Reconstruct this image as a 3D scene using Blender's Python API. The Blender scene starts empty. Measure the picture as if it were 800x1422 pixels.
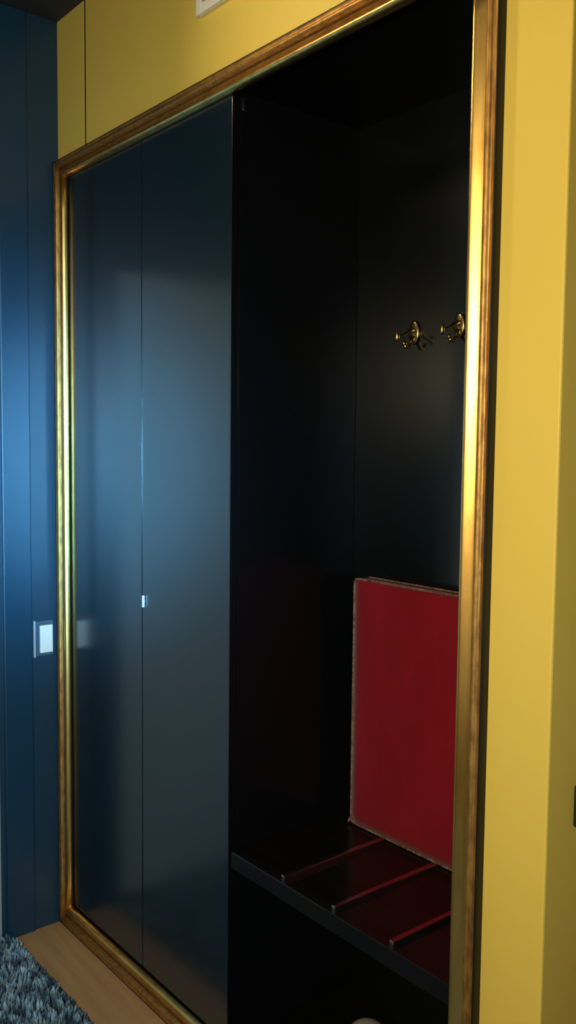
import bpy, bmesh, math, random
from mathutils import Vector, Matrix
random.seed(7)
S = bpy.context.scene
C = S.collection

# ------------------------------------------------------------------ helpers
def link(name, bm, mats, parent=None, smooth=False):
    me = bpy.data.meshes.new(name)
    bm.normal_update()
    bm.to_mesh(me); bm.free()
    o = bpy.data.objects.new(name, me)
    C.objects.link(o)
    for m in (mats if isinstance(mats, (list, tuple)) else [mats]):
        me.materials.append(m)
    if smooth:
        for p in me.polygons: p.use_smooth = True
    if parent: o.parent = parent
    return o

def tag(o, label, cat, group=None):
    o['label'] = label; o['category'] = cat
    if group: o['group'] = group
    return o

def thing(name, label, cat, loc=(0, 0, 0), group=None):
    o = bpy.data.objects.new(name, None); C.objects.link(o)
    o.location = loc; o.empty_display_size = .05
    return tag(o, label, cat, group)

def struct(name, bm, mats, smooth=False):
    o = link(name, bm, mats, None, smooth); o['kind'] = 'structure'
    return o

def box(bm, lo, hi, bev=0.0, seg=2, mat=0):
    lo, hi = Vector(lo), Vector(hi)
    r = bmesh.ops.create_cube(bm, size=1.0)
    vs = r['verts']
    for v in vs:
        v.co = Vector((lo[i] + (v.co[i] + .5) * (hi[i] - lo[i]) for i in range(3)))
    fs = set(f for v in vs for f in v.link_faces)
    if bev > 0:
        es = list(set(e for v in vs for e in v.link_edges))
        g = bmesh.ops.bevel(bm, geom=es, offset=bev, segments=seg, profile=.6, affect='EDGES', clamp_overlap=True)
        fs = set(f for f in fs if f.is_valid) | set(g['faces'])
    for f in fs: f.material_index = mat
    return bm

def B(lo, hi, bev=0.0, seg=2):
    return box(bmesh.new(), lo, hi, bev, seg)

def tube(bm, pts, radii, n=12, cap=True):
    pts = [Vector(p) for p in pts]
    if not isinstance(radii, (list, tuple)): radii = [radii] * len(pts)
    rings = []; up = None
    for i, p in enumerate(pts):
        a = pts[max(i - 1, 0)]; b = pts[min(i + 1, len(pts) - 1)]
        t = (b - a).normalized()
        if up is None:
            up = Vector((0, 0, 1)) if abs(t.z) < .9 else Vector((0, 1, 0))
        s = t.cross(up).normalized(); up = s.cross(t).normalized()
        rings.append([bm.verts.new(p + radii[i] * (math.cos(2 * math.pi * k / n) * s + math.sin(2 * math.pi * k / n) * up)) for k in range(n)])
    for r0, r1 in zip(rings, rings[1:]):
        for k in range(n):
            bm.faces.new((r0[k], r0[(k + 1) % n], r1[(k + 1) % n], r1[k]))
    if cap:
        bm.faces.new(rings[0]); bm.faces.new(rings[-1])
    bmesh.ops.recalc_face_normals(bm, faces=bm.faces)
    return bm

def lathe(bm, prof, centre=(0, 0, 0), n=40):
    c = Vector(centre); rings = []
    for r, z in prof:
        if r < 1e-6: rings.append([bm.verts.new(c + Vector((0, 0, z)))])
        else: rings.append([bm.verts.new(c + Vector((r * math.cos(2 * math.pi * k / n), r * math.sin(2 * math.pi * k / n), z))) for k in range(n)])
    for a, b in zip(rings, rings[1:]):
        for k in range(n):
            q = [a[k % len(a)], a[(k + 1) % len(a)], b[(k + 1) % len(b)], b[k % len(b)]]
            u = []
            for v in q:
                if v not in u: u.append(v)
            if len(u) > 2: bm.faces.new(u)
    bmesh.ops.recalc_face_normals(bm, faces=bm.faces)
    return bm

# ------------------------------------------------------------------ materials
def mat(name, col, rough=.5, metal=0.0, spec=.5, ior=1.5, coat=0.0, noise=None, bump=None, sheen=0.0):
    m = bpy.data.materials.new(name); m.use_nodes = True
    nt = m.node_tree; b = nt.nodes['Principled BSDF']
    b.inputs['Base Color'].default_value = (*col, 1)
    b.inputs['Roughness'].default_value = rough
    b.inputs['Metallic'].default_value = metal
    b.inputs['IOR'].default_value = ior
    b.inputs['Specular IOR Level'].default_value = spec
    b.inputs['Coat Weight'].default_value = coat
    b.inputs['Sheen Weight'].default_value = sheen
    tc = nt.nodes.new('ShaderNodeTexCoord')
    if noise:   # (scale xyz, second colour, low, high)
        sc, c2, lo, hi = noise
        mp = nt.nodes.new('ShaderNodeMapping'); mp.inputs['Scale'].default_value = sc
        nz = nt.nodes.new('ShaderNodeTexNoise'); nz.inputs['Scale'].default_value = 1; nz.inputs['Detail'].default_value = 5
        rp = nt.nodes.new('ShaderNodeValToRGB')
        rp.color_ramp.elements[0].position = lo; rp.color_ramp.elements[1].position = hi
        rp.color_ramp.elements[0].color = (*col, 1); rp.color_ramp.elements[1].color = (*c2, 1)
        nt.links.new(tc.outputs['Object'], mp.inputs[0]); nt.links.new(mp.outputs[0], nz.inputs['Vector'])
        nt.links.new(nz.outputs[0], rp.inputs[0]); nt.links.new(rp.outputs[0], b.inputs['Base Color'])
    if bump:    # (scale xyz, strength, distance)
        sc, st, di = bump
        mp = nt.nodes.new('ShaderNodeMapping'); mp.inputs['Scale'].default_value = sc
        nz = nt.nodes.new('ShaderNodeTexNoise'); nz.inputs['Scale'].default_value = 1; nz.inputs['Detail'].default_value = 3
        bp = nt.nodes.new('ShaderNodeBump'); bp.inputs['Strength'].default_value = st; bp.inputs['Distance'].default_value = di
        nt.links.new(tc.outputs['Object'], mp.inputs[0]); nt.links.new(mp.outputs[0], nz.inputs['Vector'])
        nt.links.new(nz.outputs[0], bp.inputs['Height']); nt.links.new(bp.outputs[0], b.inputs['Normal'])
    return m

M = {}
M['yellow'] = mat('yellow_paint', (.735, .545, .105), .55, spec=.3, noise=((3, 3, 2), (.71, .52, .10), .3, .7), bump=((260, 260, 260), .12, .002))
M['navy'] = mat('navy_lacquer', (.009, .035, .064), .4, spec=.5, bump=((9, 9, 3), .05, .01))
M['navytrim'] = mat('navy_trim_lacquer', (.006, .035, .070), .35, spec=.5)
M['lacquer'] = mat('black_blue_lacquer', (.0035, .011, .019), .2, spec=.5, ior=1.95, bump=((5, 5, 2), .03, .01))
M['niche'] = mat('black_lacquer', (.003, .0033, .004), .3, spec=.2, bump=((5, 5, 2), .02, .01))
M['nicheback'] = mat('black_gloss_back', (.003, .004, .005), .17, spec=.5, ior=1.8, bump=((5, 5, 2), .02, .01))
M['ceil'] = mat('dark_ceiling_paint', (.02, .026, .04), .7, noise=((4, 4, 4), (.024, .03, .044), .3, .7))
M['gold'] = mat('gilding', (.92, .60, .19), .33, 1.0, noise=((40, 40, 7), (.68, .39, .10), .35, .72), bump=((120, 120, 30), .12, .002))
M['golddark'] = mat('worn_gilding', (.50, .27, .07), .5, .85, noise=((90, 90, 30), (.30, .15, .045), .4, .65), bump=((160, 160, 60), .25, .003))
M['bole'] = mat('dark_groove_gilding', (.16, .075, .02), .55, .5, noise=((90, 90, 30), (.07, .035, .012), .4, .65))
M['black'] = mat('black_frame_edge', (.004, .0045, .004), .5, spec=.3, noise=((30, 30, 8), (.008, .008, .007), .4, .7))
M['wood'] = mat('tan_wood', (.50, .315, .16), .38, noise=((3, 40, 3), (.42, .255, .125), .35, .7), bump=((6, 90, 6), .08, .002))
M['carpet'] = mat('blue_grey_carpet', (.05, .09, .14), .95, spec=.1, noise=((60, 60, 60), (.22, .32, .42), .4, .62))
M['yarn'] = mat('blue_grey_yarn', (.025, .07, .13), .9, spec=.15, sheen=.2, noise=((30, 30, 5), (.42, .66, .85), .40, .62))
M['bench'] = mat('black_bench_lacquer', (.004, .0043, .005), .22, spec=.35, noise=((4, 30, 4), (.007, .0065, .0065), .4, .7))
M['steel'] = mat('brushed_steel', (.62, .60, .57), .24, 1.0, noise=((200, 8, 200), (.5, .48, .46), .35, .7))
M['chrome'] = mat('satin_chrome', (.85, .90, .95), .45, .35, noise=((30, 30, 30), (.8, .83, .88), .3, .7))
M['brass'] = mat('aged_brass', (.46, .37, .19), .28, 1.0, noise=((60, 60, 60), (.3, .23, .11), .35, .7))
M['red'] = mat('red_velvet', (.26, .007, .020), .85, spec=.1, sheen=.1, noise=((14, 14, 5), (.21, .0055, .015), .35, .7), bump=((350, 350, 350), .2, .001))
M['pipe'] = mat('silver_piping', (.24, .16, .15), .55, spec=.4, noise=((110, 110, 110), (.12, .03, .035), .4, .65))
M['white'] = mat('white_plastic', (.78, .78, .74), .4, noise=((20, 20, 20), (.74, .74, .70), .3, .7))
M['slat'] = mat('grey_slat', (.42, .42, .42), .5, noise=((20, 20, 20), (.38, .38, .38), .3, .7))
M['plate'] = mat('slate_glass', (.06, .10, .15), .25, noise=((20, 20, 20), (.05, .09, .14), .3, .7))
M['edgeglint'] = mat('pale_edge_glint', (.42, .46, .5), .3, noise=((20, 20, 20), (.4, .43, .48), .3, .7))  # pale colour for a painted highlight on the switch plate
M['dark'] = mat('dark_green_plastic', (.004, .016, .006), .4, noise=((20, 20, 20), (.005, .02, .008), .3, .7))
M['paledoor'] = mat('pale_door_paint', (.29, .36, .38), .45, noise=((3, 3, 2), (.27, .34, .36), .3, .7))
M['plaster'] = mat('pale_plaster', (.72, .70, .66), .6, noise=((3, 3, 3), (.68, .66, .62), .3, .7), bump=((200, 200, 200), .1, .002))
M['cream'] = mat('cream_enamel', (.30, .28, .24), .5, noise=((20, 20, 20), (.27, .25, .21), .3, .7))

# ------------------------------------------------------------------ dimensions (metres)
XW = 1.627      # outer right edge of the gilded frame
XI = 1.569     # inner right edge
HF = 2.3226     # top of frame
HI = 2.270      # inner top
HB = .073       # inner bottom
XL = .064       # inner left
HC = 2.726      # ceiling
XC = 1.7474     # corner of yellow wall
RX, RY = 4.4, -3.4   # room extents
XP = .884       # where doors end and the open recess begins
YB = .388       # back of recess

# ------------------------------------------------------------------ setting
bm = bmesh.new(); box(bm, (-.12, RY - .1, -.1), (RX + .1, 1.6, -.004)); struct('floor', bm, M['carpet'])
bm = bmesh.new(); box(bm, (-.12, RY - .1, HC), (RX + .1, 1.6, HC + .1)); struct('ceiling', bm, M['ceil'])
bm = bmesh.new()
def prism(bm, poly, z0, z1):
    lo = [bm.verts.new((x, y, z0)) for x, y in poly]; hi = [bm.verts.new((x, y, z1)) for x, y in poly]
    bm.faces.new(lo[::-1]); bm.faces.new(hi)
    for i in range(len(poly)):
        j = (i + 1) % len(poly); bm.faces.new((lo[i], lo[j], hi[j], hi[i]))
    bmesh.ops.recalc_face_normals(bm, faces=bm.faces)
box(bm, (0, 0, HF - .02), (.1705, .1, HC))
box(bm, (.1815, 0, HF - .02), (XW - .02, .1, HC))
c_ = .0035
prism(bm, [(XW - .02, 0), (XC - c_, 0), (XC - c_ * .3, c_ * .3), (XC, c_), (XC, 1.4), (XW - .02, 1.4)], -.004, HC)
struct('wall_back', bm, M['yellow'])
bm = bmesh.new(); box(bm, (.1705, .0015, HF + .0015), (.1815, .09, HC)); struct('joint_shade', bm, M['black'])  # black fill flush in the joint, standing in for its shade
bm = bmesh.new(); box(bm, (XC, 1.3, -.004), (RX, 1.4, HC)); struct('wall_passage', bm, M['yellow'])
bm = bmesh.new()
box(bm, (-.1, -.2, -.004), (0, 1.4, HC)); box(bm, (-.1, -1.06, 2.06), (0, -.2, HC)); box(bm, (-.1, RY, -.004), (0, -1.06, HC), mat=1)
struct('wall_left', bm, [M['navy'], M['plaster']])
bm = bmesh.new(); box(bm, (-.1, RY - .1, -.004), (RX + .1, RY, HC)); struct('wall_front', bm, M['yellow'])
# right wall with a daylight window
bm = bmesh.new()
WY0, WY1, WZ0, WZ1 = -2.75, -1.55, .9, 2.15
box(bm, (RX, RY, -.004), (RX + .1, WY0, HC)); box(bm, (RX, WY1, -.004), (RX + .1, 1.4, HC))
box(bm, (RX, WY0, -.004), (RX + .1, WY1, WZ0)); box(bm, (RX, WY0, WZ1), (RX + .1, WY1, HC))
struct('wall_right', bm, M['yellow'])
bm = bmesh.new()
for lo, hi in (((WY0, WZ0), (WY0 + .05, WZ1)), ((WY1 - .05, WZ0), (WY1, WZ1)), ((WY0, WZ0), (WY1, WZ0 + .05)), ((WY0, WZ1 - .05), (WY1, WZ1))):
    box(bm, (RX + .03, lo[0], lo[1]), (RX + .08, hi[0], hi[1]), .004)
struct('window_1', bm, M['white'])
# door in the left wall: dark casing, pale leaf
bm = bmesh.new()
box(bm, (-.02, -.186, .0), (.010, -.100, HC - .001), .003)
box(bm, (-.02, -1.16, .0), (.010, -1.07, HC - .001), .003)
box(bm, (-.02, -1.069, 2.045), (.006, -.187, HC - .001), .003)
struct('trim_1', bm, M['navytrim'])
bm = bmesh.new()
box(bm, (-.05, -1.058, .006), (-.005, -.19, 2.04), .003)
for z0, z1 in ((.16, .92), (1.04, 1.9)):
    box(bm, (-.006, -.93, z0), (.0, -.32, z1), .003)
struct('door_1', bm, M['paledoor'])
# wooden threshold in front of the closet
bm = bmesh.new(); box(bm, (0.001, -.161, -.004), (XC + .25, .0, .004), .003); struct('trim_2', bm, M['wood'])

# carpet pile, only the stretch of floor near the threshold
bm = bmesh.new()
for i in range(15000):
    x = random.uniform(.005, 1.15); y = random.uniform(-.95, -.166)
    if x > .75 and random.random() < .5: continue
    h = random.uniform(.018, .034); w = random.uniform(.0022, .0042); a = random.uniform(0, math.pi)
    lx, ly = random.gauss(0, .006), random.gauss(0, .006)
    if y > -.185: ly = -abs(ly); h *= .7
    lx = max(lx, .004 - x)
    dx, dy = w * math.cos(a), w * math.sin(a)
    p = [bm.verts.new(v) for v in ((x - dx, y - dy, -.004), (x + dx, y + dy, -.004), (x + lx * .5 + dx, y + ly * .5 + dy, h * .6), (x + lx * .5 - dx, y + ly * .5 - dy, h * .6), (x + lx, y + ly, h))]
    bm.faces.new((p[0], p[1], p[2], p[3])); bm.faces.new((p[3], p[2], p[4]))
o = link('carpet_pile', bm, M['yarn']); o['kind'] = 'stuff'
tag(o, 'shaggy blue grey carpet pile beside the tan wooden threshold', 'carpet')

# ------------------------------------------------------------------ gilded frame around the closet
fr = thing('gilded_frame', 'large gilded moulding with black outer edge framing the closet opening', 'frame', (XW / 2, 0, 0))
prof = [(0, 0, 0), (0, -.007, 0)]
prof += [(.02, -.0115, 0), (.05, -.0155, 0), (.09, -.0182, 0), (.13, -.0192, 0), (.17, -.0190, 0), (.21, -.0180, 0), (.27, -.0162, 0), (.34, -.0140, 0), (.41, -.0118, 0), (.47, -.0102, 0), (.52, -.0092, 0)]   # crest by the inner edge, long slope outwards
prof += [(.55, -.0085, 2), (.57, -.0085, 2), (.585, -.011, 1)]
for q in range(1, 10):      # narrower, worn ridge beside it
    a = math.pi * q / 10; prof.append((.70 - .11 * math.cos(a), -.0145 - .0080 * math.sin(a) ** .8, 1))
prof += [(.83, -.0165, 1), (.88, -.0165, 1), (.95, -.0185, 1), (.985, -.0195, 3), (1, -.0185, 3), (1, 0, 3)]
inner = [(XL, HB), (XI, HB), (XI, HI), (XL, HI)]
outer = [(.002, .004), (XW, .004), (XW, HF), (.002, HF)]
for k, nm in enumerate(('rail', 'stile', 'rail', 'stile')):
    a, b = k, (k + 1) % 4
    bm = bmesh.new(); n = 24; rows = []
    for u, y, mi in prof:
        row = []
        for j in range(n + 1):
            t = j / n
            A = [inner[a][i] * (1 - u) + outer[a][i] * u for i in range(2)]; D = [inner[b][i] * (1 - u) + outer[b][i] * u for i in range(2)]
            row.append(bm.verts.new((A[0] + (D[0] - A[0]) * t - XW / 2, y, A[1] + (D[1] - A[1]) * t)))
        rows.append(row)
    for i, (r0, r1) in enumerate(zip(rows, rows[1:])):
        for j in range(n):
            f = bm.faces.new((r0[j], r0[j + 1], r1[j + 1], r1[j])); f.material_index = max(prof[i][2], prof[i + 1][2]) if i else 0
            f.smooth = True
    for j in range(n):   # back face closes the moulding
        bm.faces.new((rows[0][j], rows[-1][j], rows[-1][j + 1], rows[0][j + 1])).material_index = 3
    bm.faces.new([r[0] for r in rows]).material_index = 3; bm.faces.new([r[-1] for r in rows][::-1]).material_index = 3
    bmesh.ops.recalc_face_normals(bm, faces=bm.faces)
    link(nm, bm, [M['gold'], M['golddark'], M['bole'], M['black']], fr)

# ------------------------------------------------------------------ closet behind the frame
wd = thing('wardrobe', 'dark lacquered closet with two flat doors and an open recess', 'wardrobe', (0, 0, 0))
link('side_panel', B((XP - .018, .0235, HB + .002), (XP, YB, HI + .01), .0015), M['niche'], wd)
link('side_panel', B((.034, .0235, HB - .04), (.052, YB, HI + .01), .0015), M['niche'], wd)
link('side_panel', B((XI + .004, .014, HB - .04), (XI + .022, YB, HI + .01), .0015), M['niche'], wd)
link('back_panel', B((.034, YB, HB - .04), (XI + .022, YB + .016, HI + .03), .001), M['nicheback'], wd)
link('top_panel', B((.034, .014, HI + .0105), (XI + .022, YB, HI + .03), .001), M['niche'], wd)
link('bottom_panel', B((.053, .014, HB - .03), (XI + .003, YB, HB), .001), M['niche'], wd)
d1 = link('door', B((XL - .006, .0015, HB + .003), (.4835, .0215, HI + .003), .0016), M['lacquer'], wd)
d2 = link('door', B((.4870, .0015, HB + .003), (XP, .0215, HI + .003), .0016), [M['lacquer'], M['niche']], wd)
for p in d2.data.polygons:      # the free edge takes the black recess material
    if p.normal.x > .8: p.material_index = 1
bm = bmesh.new()
box(bm, (.4945, -.0055, 1.070), (.5020, .0005, 1.102), .002, 3)
tube(bm, [(.4982, -.003, 1.086), (.4982, .0016, 1.086)], .003, 10)
k = link('pull', bm, M['chrome'], d2, True); k['label'] = 'tiny pale satin pull beside the door seam'
bm = bmesh.new(); box(bm, (XP - .0005, .028, 2.244), (XP + .004, .034, 2.268), .001); box(bm, (XP + .0035, .026, 2.238), (XP + .007, .036, 2.246), .001)
k = link('catch', bm, M['steel'], wd); k['label'] = 'small metal catch at the top of the recess'

# ------------------------------------------------------------------ luggage bench
ZB = .548
be = thing('luggage_bench', 'black slab bench with raised metal strips in the closet recess', 'bench', (0, 0, 0))
link('seat', B((XP + .002, .006, ZB - .040), (XI + .003, YB - .001, ZB), .003, 3), M['bench'], be)
for i in range(3):
    x = 1.070 + .166 * i
    bm = bmesh.new()
    box(bm, (x - .006, .016, ZB - .001), (x + .006, .3255, ZB + .010), .002, 2)
    link('metal_strip', bm, M['steel'], be)

# ------------------------------------------------------------------ red back cushion
cu = thing('back_cushion', 'red upholstered square cushion with silver piping standing on the bench', 'cushion', (1.225, .357, ZB + .0045))
hw, hh, th = .280, .620, .026
bm = bmesh.new(); n = 26; front = []; back = []
for i in range(n + 1):
    fr_, br_ = [], []
    for j in range(n + 1):
        u = -1 + 2 * i / n; v = -1 + 2 * j / n
        e = (1 - abs(u) ** 6) * (1 - abs(v) ** 6)
        e = max(e, 0) ** .45
        x = u * hw * (1 - .006 * (1 - v * v)); z = hh / 2 + v * hh / 2 * (1 - .004 * (1 - u * u))
        fr_.append(bm.verts.new((x, -(th * .72 + .30 * th * e + .004 * (1 - u * u) * (1 - v * v)), z)))
        br_.append(bm.verts.new((x, th * .75 + th * .25 * e, z)))
    front.append(fr_); back.append(br_)
for i in range(n):
    for j in range(n):
        bm.faces.new((front[i][j], front[i + 1][j], front[i + 1][j + 1], front[i][j + 1]))
        bm.faces.new((back[i][j], back[i][j + 1], back[i + 1][j + 1], back[i + 1][j]))
for i in range(n):
    for e in (0, n):
        bm.faces.new((front[i][e], back[i][e], back[i + 1][e], front[i + 1][e]))
        bm.faces.new((front[e][i], front[e][i + 1], back[e][i + 1], back[e][i]))
bmesh.ops.recalc_face_normals(bm, faces=bm.faces)
link('cover', bm, M['red'], cu, True)
for y in (-th * .76, th * .8):
    bm = bmesh.new(); pts = []
    R = .012
    for cx_, cz_, a0 in ((hw - R, hh - R, 0), (-hw + R, hh - R, 90), (-hw + R, R, 180), (hw - R, R, 270)):
        for s in range(5):
            a = math.radians(a0 + s * 22.5); pts.append((cx_ + R * math.cos(a), y, cz_ + R * math.sin(a)))
    pts.append(pts[0])
    dense = []
    for p, q in zip(pts, pts[1:]):
        m_ = max(1, int((Vector(q) - Vector(p)).length / .02))
        dense += [tuple(Vector(p).lerp(Vector(q), t / m_)) for t in range(m_)]
    dense.append(pts[0])
    tube(bm, dense, .0028, 8, False)
    link('piping', bm, M['pipe'], cu, True)
bm = bmesh.new(); tube(bm, [(-hw + .004, -th * .8, .012), (-hw - .003, -th * .9, .004), (-hw - .004, -th * 1.0, -.0)], [.004, .0045, .002], 8)
link('corner_tab', bm, M['pipe'], cu, True)

# ------------------------------------------------------------------ coat hooks on the back of the recess
def make_hook(loc, label):
    r = thing('coat_hook', label, 'hook', loc, 'brass hooks in the recess')
    bm = bmesh.new()      # shaped backplate, an upright shield
    lathe(bm, [(0, 0), (.013, 0), (.0145, .0015), (.0145, .004), (.012, .006), (0, .0065)], n=28)
    for v in bm.verts:
        x, y, z = v.co; v.co = Vector((x * 1.1, -z, y * (2.1 if y > 0 else 1.8)))
    bmesh.ops.recalc_face_normals(bm, faces=bm.faces)
    link('backplate', bm, M['brass'], r, True)
    bm = bmesh.new()      # upper prong, reaching out to a knob
    tube(bm, [(0, -.0065, .008), (0, -.018, .004), (0, -.035, -.006), (0, -.048, -.011), (0, -.057, -.012)], [.006, .0048, .004, .004, .0042], 12)
    p = link('prong', bm, M['brass'], r, True)
    bm = bmesh.new(); lathe(bm, [(0, -.012), (.0035, -.0112), (.0052, -.007), (.0056, 0), (.0052, .007), (.0035, .0112), (0, .012)], (0, -.059, -.012), 20)
    link('knob', bm, M['brass'], p, True)
    bm = bmesh.new()      # lower prong
    tube(bm, [(0, -.0065, -.008), (0, -.010, -.022), (0, -.020, -.034), (0, -.029, -.035), (0, -.034, -.029)], [.006, .0046, .004, .004, .0042], 12)
    p = link('prong', bm, M['brass'], r, True)
    bm = bmesh.new(); lathe(bm, [(0, -.006), (.004, -.005), (.0055, 0), (.004, .005), (0, .006)], (0, -.035, -.026), 20)
    link('knob', bm, M['brass'], p, True)
    return r
h = make_hook((1.083, YB - .0005, 1.764), 'brass double coat hook farther from the right frame post')
h2 = h.copy(); C.objects.link(h2); h2.location = (1.219, YB - .0005, 1.768)
h2['label'] = 'brass double coat hook next to the right frame post'
for ch in list(h.children):
    c = ch.copy(); C.objects.link(c); c.parent = h2
    for g in ch.children:
        d = g.copy(); C.objects.link(d); d.parent = c

# ------------------------------------------------------------------ canister under the bench
ca = thing('canister', 'pale round topped canister barely showing under the bench', 'canister', (1.207, .15, HB + .0005))
bm = bmesh.new(); lathe(bm, [(0, 0), (.046, 0), (.049, .003), (.050, .01), (.050, .106), (.047, .109), (0, .109)]); link('body', bm, M['cream'], ca, True)
bm = bmesh.new(); lathe(bm, [(0, .1092)] + [(.052, .1094), (.0525, .114), (.051, .118)] + [(.050 * math.cos(a * math.pi / 20), .118 + .045 * math.sin(a * math.pi / 20)) for a in range(1, 10)] + [(0, .163)]); link('lid', bm, M['cream'], ca, True)

# ------------------------------------------------------------------ switches, vent
sw = thing('light_switch', 'white rocker light switch on the dark blue wall beside the frame', 'switch', (0, -.0615, .908))
bm = bmesh.new(); box(bm, (0, -.030, -.052), (.007, .030, .055), .002, 2); link('plate', bm, M['plate'], sw)
bm = bmesh.new(); box(bm, (.0005, -.0325, -.054), (.010, -.0285, .057), .0015, 2); k = link('plate_glint', bm, M['edgeglint'], sw); k['label'] = 'pale strip painted as the highlight on the plate edge'  # pale strip stands in for the highlight along one plate edge
bm = bmesh.new(); box(bm, (.005, -.0145, -.042), (.0125, .0255, .042), .002, 2); k = link('rocker', bm, M['white'], sw); k['label'] = 'white rocker'
sr = thing('wall_socket', 'dark plate at the right edge on the shaded yellow return wall', 'socket', (XC, .112, .921))
bm = bmesh.new(); box(bm, (0, -.040, -.034), (.008, .040, .034), .003, 3); link('plate', bm, M['dark'], sr)
bm = bmesh.new(); box(bm, (.006, -.022, -.022), (.0105, .022, .022), .002, 2); link('insert', bm, M['dark'], sr)

av = thing('air_vent', 'white slatted air vent high on the yellow wall above the frame', 'vent', (.759, 0, 2.474))
bm = bmesh.new()
for lo, hi in (((0, 0), (.022, .17)), ((.298, 0), (.32, .17)), ((.022, 0), (.298, .022)), ((.022, .148), (.298, .17))):
    box(bm, (lo[0], -.014, lo[1]), (hi[0], -.0003, hi[1]), .002)
box(bm, (.02, -.003, .02), (.30, -.0003, .15))
link('vent_frame', bm, M['white'], av)
for i in range(7):
    bm = bmesh.new(); z = .031 + i * .018
    box(bm, (.021, -.001, -.0012), (.299, .001, .0012)); 
    for v in bm.verts:
        pass
    bmesh.ops.scale(bm, vec=(1, 5.2, 1), verts=bm.verts)
    bmesh.ops.rotate(bm, cent=(0, 0, 0), matrix=Matrix.Rotation(math.radians(38), 3, 'X'), verts=bm.verts)
    bmesh.ops.translate(bm, vec=(0, -.0078, z), verts=bm.verts)
    link('slat', bm, M['slat'], av)

# ------------------------------------------------------------------ light
def area(name, loc, target, size, energy, col, spread=180, shape='DISK', sy=None):
    l = bpy.data.lights.new(name, 'AREA'); l.shape = shape; l.size = size
    if sy: l.size_y = sy
    l.energy = energy; l.color = col; l.spread = math.radians(spread)
    o = bpy.data.objects.new(name, l); C.objects.link(o); o.location = loc
    o.rotation_euler = (Vector(target) - Vector(loc)).to_track_quat('-Z', 'Y').to_euler()
    return o
def spot(name, loc, target, angle, energy, col, radius=.1, blend=1.0):
    l = bpy.data.lights.new(name, 'SPOT'); l.spot_size = math.radians(angle); l.spot_blend = blend
    l.energy = energy; l.color = col; l.shadow_soft_size = radius
    o = bpy.data.objects.new(name, l); C.objects.link(o); o.location = loc
    o.rotation_euler = (Vector(target) - Vector(loc)).to_track_quat('-Z', 'Y').to_euler()
    return o
# warm wall lamp behind the photographer
area('warm_lamp', (2.2, -1.75, 1.86), (1.6, 0, 1.2), .34, 29, (1.0, .825, .48), 170)
area('rail_fill', (.62, -.85, HC - .03), (1.25, 0, 2.33), .16, 1.0, (1.0, .80, .46), 62)  # unseen warm fill added to brighten the frame's top rail
# blue daylight through the window, plus a spot added for the corner's blue glow
area('window_daylight', (RX - .02, (WY0 + WY1) / 2, (WZ0 + WZ1) / 2), (0, -.6, 1.2), 1.1, 10, (.50, .77, 1.0), 46, 'RECTANGLE', 1.15)
spot('blue_fill_spot', (RX - .1, -2.0, 1.40), (0, -.06, 1.42), 16, 2100, (.14, .58, 1.0), .2)

w = bpy.data.worlds.new('world'); S.world = w; w.use_nodes = True
bg = w.node_tree.nodes['Background']; bg.inputs[0].default_value = (.35, .55, .9, 1); bg.inputs[1].default_value = .25

# ------------------------------------------------------------------ camera
cam = bpy.data.cameras.new('camera'); co = bpy.data.objects.new('camera', cam); C.objects.link(co)
f_px, yaw, pitch, roll = 1248.35, .8882, -.0743, .0104
cam.sensor_fit = 'VERTICAL'; cam.sensor_height = 36; cam.lens = 36 * f_px / 1422; cam.clip_start = .02
fw = Vector((-math.sin(yaw) * math.cos(pitch), math.cos(yaw) * math.cos(pitch), math.sin(pitch)))
r0 = Vector((math.cos(yaw), math.sin(yaw), 0)); u0 = r0.cross(fw)
r = r0 * math.cos(roll) + u0 * math.sin(roll); u = -r0 * math.sin(roll) + u0 * math.cos(roll)
co.matrix_world = Matrix((( r.x, u.x, -fw.x, 2.5531), (r.y, u.y, -fw.y, -1.1855), (r.z, u.z, -fw.z, 1.5), (0, 0, 0, 1)))
S.camera = co
vs = S.view_settings
vs.view_transform = 'Standard'; vs.look = 'None'; vs.exposure = 0; vs.gamma = 1; vs.use_curve_mapping = False
